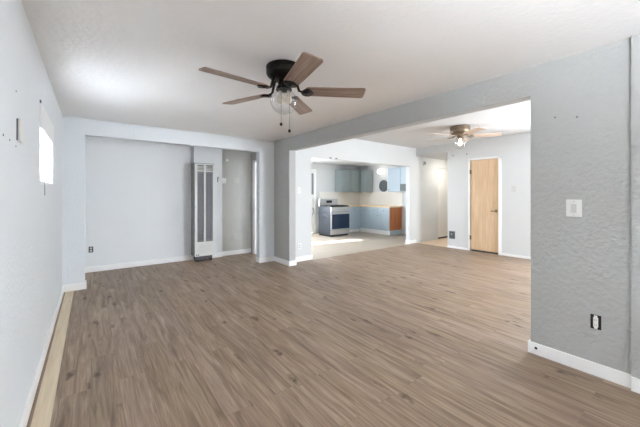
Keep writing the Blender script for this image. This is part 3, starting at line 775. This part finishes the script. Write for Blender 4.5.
# base cabinets: one run beside the stove, one along the right wall
CB, CH = 0.10, 0.865
def knob(c, axis, s, parent):
    lath('knob', [(0.007, 0), (0.007, s * 0.010), (0.015, s * 0.018), (0.013, s * 0.028), (0, s * 0.030)], c, M['nickel'], parent, axis=axis, n=14)
c1 = thing('base_cabinet', (7.08, 7.99, 0), 'narrow blue base cabinet between the stove and the corner', 'cabinet')
bx('body', [((6.76, 7.42, CB), (7.415, 7.99, CH))], M['blue'], c1)
bx('plinth', [((6.76, 7.44, 0), (7.415, 7.99, CB))], M['trim'], c1)
d = bx('door', [((6.785, 7.402, CB + 0.02), (7.395, 7.42, 0.66))], M['blue'], c1, bevel=0.004); knob((6.83, 7.402, 0.58), 'Y', -1, d)
d = bx('drawer', [((6.785, 7.402, 0.69), (7.395, 7.42, 0.845))], M['blue'], c1, bevel=0.004); knob((7.09, 7.402, 0.768), 'Y', -1, d)
c2 = thing('base_cabinet', (7.99, 6.75, 0), 'long blue base cabinet run with an orange plywood end panel', 'cabinet')
bx('body', [((7.42, 6.125, CB), (7.99, 7.985, CH))], M['blue'], c2)
bx('end_panel', [((7.41, 6.105, CB + 0.05), (7.99, 6.125, CH))], M['orange'], c2)['label'] = 'orange plywood end panel'
bx('plinth', [((7.405, 6.115, 0), (7.42, 7.40, CB + 0.03)), ((7.42, 6.125, 0), (7.99, 7.40, CB))], M['trim'], c2)
bx('end_plinth', [((7.42, 6.110, 0), (7.99, 6.125, CB + 0.05))], M['blue'], c2)
for k in range(3):
    y0 = 6.14 + k * 0.42; y1 = y0 + 0.40
    d = bx('door', [((7.402, y0, CB + 0.05), (7.42, y1, 0.66))], M['blue'], c2, bevel=0.004); knob((7.402, y0 + 0.05 if k % 2 else y1 - 0.05, 0.60), 'X', -1, d)
    d = bx('drawer', [((7.402, y0, 0.69), (7.42, y1, 0.845))], M['blue'], c2, bevel=0.004); knob((7.402, (y0 + y1) / 2, 0.768), 'X', -1, d)
tag(bx('countertop', [((6.755, 7.385, CH), (7.99, 7.985, 0.905)), ((7.385, 6.09, CH), (7.99, 7.385, 0.905))], M['counter'], bevel=0.003),
    'pale butcher block countertop wrapping the kitchen corner', 'countertop')
# wall cabinets
UZ0, UZ1 = 1.37, 2.13
u = thing('wall_cabinet', (7.2, 7.99, UZ0), 'blue grey wall cabinet above the stove on the back wall', 'cabinet')
bx('body', [((6.76, 7.70, UZ0), (7.70, 7.988, UZ1))], M['teal'], u)
for (a, b) in ((6.775, 7.22), (7.24, 7.675)):
    d = bx('door', [((a, 7.682, UZ0 + 0.012), (b, 7.70, UZ1 - 0.012))], M['teal'], u, bevel=0.003); knob((b - 0.04 if a < 7.1 else a + 0.04, 7.682, UZ0 + 0.07), 'Y', -1, d)
u = thing('wall_cabinet', (7.99, 7.4, UZ0), 'blue wall cabinet in the kitchen corner beside the round vent', 'cabinet')
bx('body', [((7.70, 7.36, UZ0), (7.988, 7.985, UZ1))], M['teal'], u)
d = bx('door', [((7.682, 7.372, UZ0 + 0.012), (7.70, 7.68, UZ1 - 0.012))], M['teal'], u, bevel=0.003); knob((7.682, 7.41, UZ0 + 0.07), 'X', -1, d)
u = thing('wall_cabinet', (7.99, 6.0, UZ0), 'light blue wall cabinet nearest the opening, dark cubby in its lower corner', 'cabinet')
bx('body', [((7.70, 5.20, UZ0), (7.988, 6.43, UZ1))], M['blue'], u)
bx('side_panel', [((7.69, 6.43, UZ0), (7.988, 6.445, UZ1))], M['trim'], u)
d = bx('door', [((7.682, 5.94, UZ0 + 0.012), (7.70, 6.425, UZ1 - 0.012))], M['blue'], u, bevel=0.003); knob((7.682, 6.385, UZ0 + 0.07), 'X', -1, d)
d = bx('door', [((7.682, 5.21, 1.62), (7.70, 5.925, UZ1 - 0.012))], M['blue'], u, bevel=0.003)
bx('cubby', [((7.684, 5.21, UZ0 + 0.012), (7.70, 5.925, 1.605))], M['disc'], u)  # flat dark sheet; the shade of an open cubby put into colour
# ceiling lamp of the kitchen, above the frame
k = thing('ceiling_lamp', (5.2, 6.2, ZK), 'flush white kitchen ceiling lamp', 'lamp') if 0 else None
if k:
    lath('base', [(0.15, 0), (0.15, -0.02), (0.14, -0.025)], (5.2, 6.2, ZK), M['plastic'], k, n=32)
    lath('diffuser', [(0.14, -0.02), (0.13, -0.05), (0.09, -0.075), (0, -0.085)], (5.2, 6.2, ZK), emis('diffuser_glass', (1, 0.95, 0.88, 1), 0), k, n=32)
# lamp and round vent over the sink
l = thing('wall_lamp', (KX, 6.92, 2.10), 'white glass wall lamp glowing above the kitchen sink', 'lamp')
lath('base', [(0.065, 0), (0.060, -0.02), (0.03, -0.03), (0.03, -0.06)], (KX, 6.92, 2.10), M['plastic'], l, axis='X', n=24)
lath('lamp_shade', [(0.03, 0.07), (0.07, 0.055), (0.10, 0.01), (0.105, -0.03), (0.08, -0.075), (0.0, -0.10)], (KX - 0.12, 6.92, 2.08), emis('lamp_glass', (1, 0.95, 0.86, 1), P['lamp']), l, n=28)
v = thing('round_vent', (KX, 6.86, 1.575), 'round dark grey fan cover on the kitchen wall between the cabinets', 'vent')
lath('cover', [(0.185, -0.009), (0.185, -0.02), (0.17, -0.032), (0.06, -0.036), (0, -0.036)], (KX, 6.86, 1.575), M['disc'], v, axis='X', n=40)
lath('rim', [(0.20, -0.001), (0.20, -0.02), (0.185, -0.022), (0.185, -0.009)], (KX, 6.86, 1.575), M['vent'], v, axis='X', n=40)
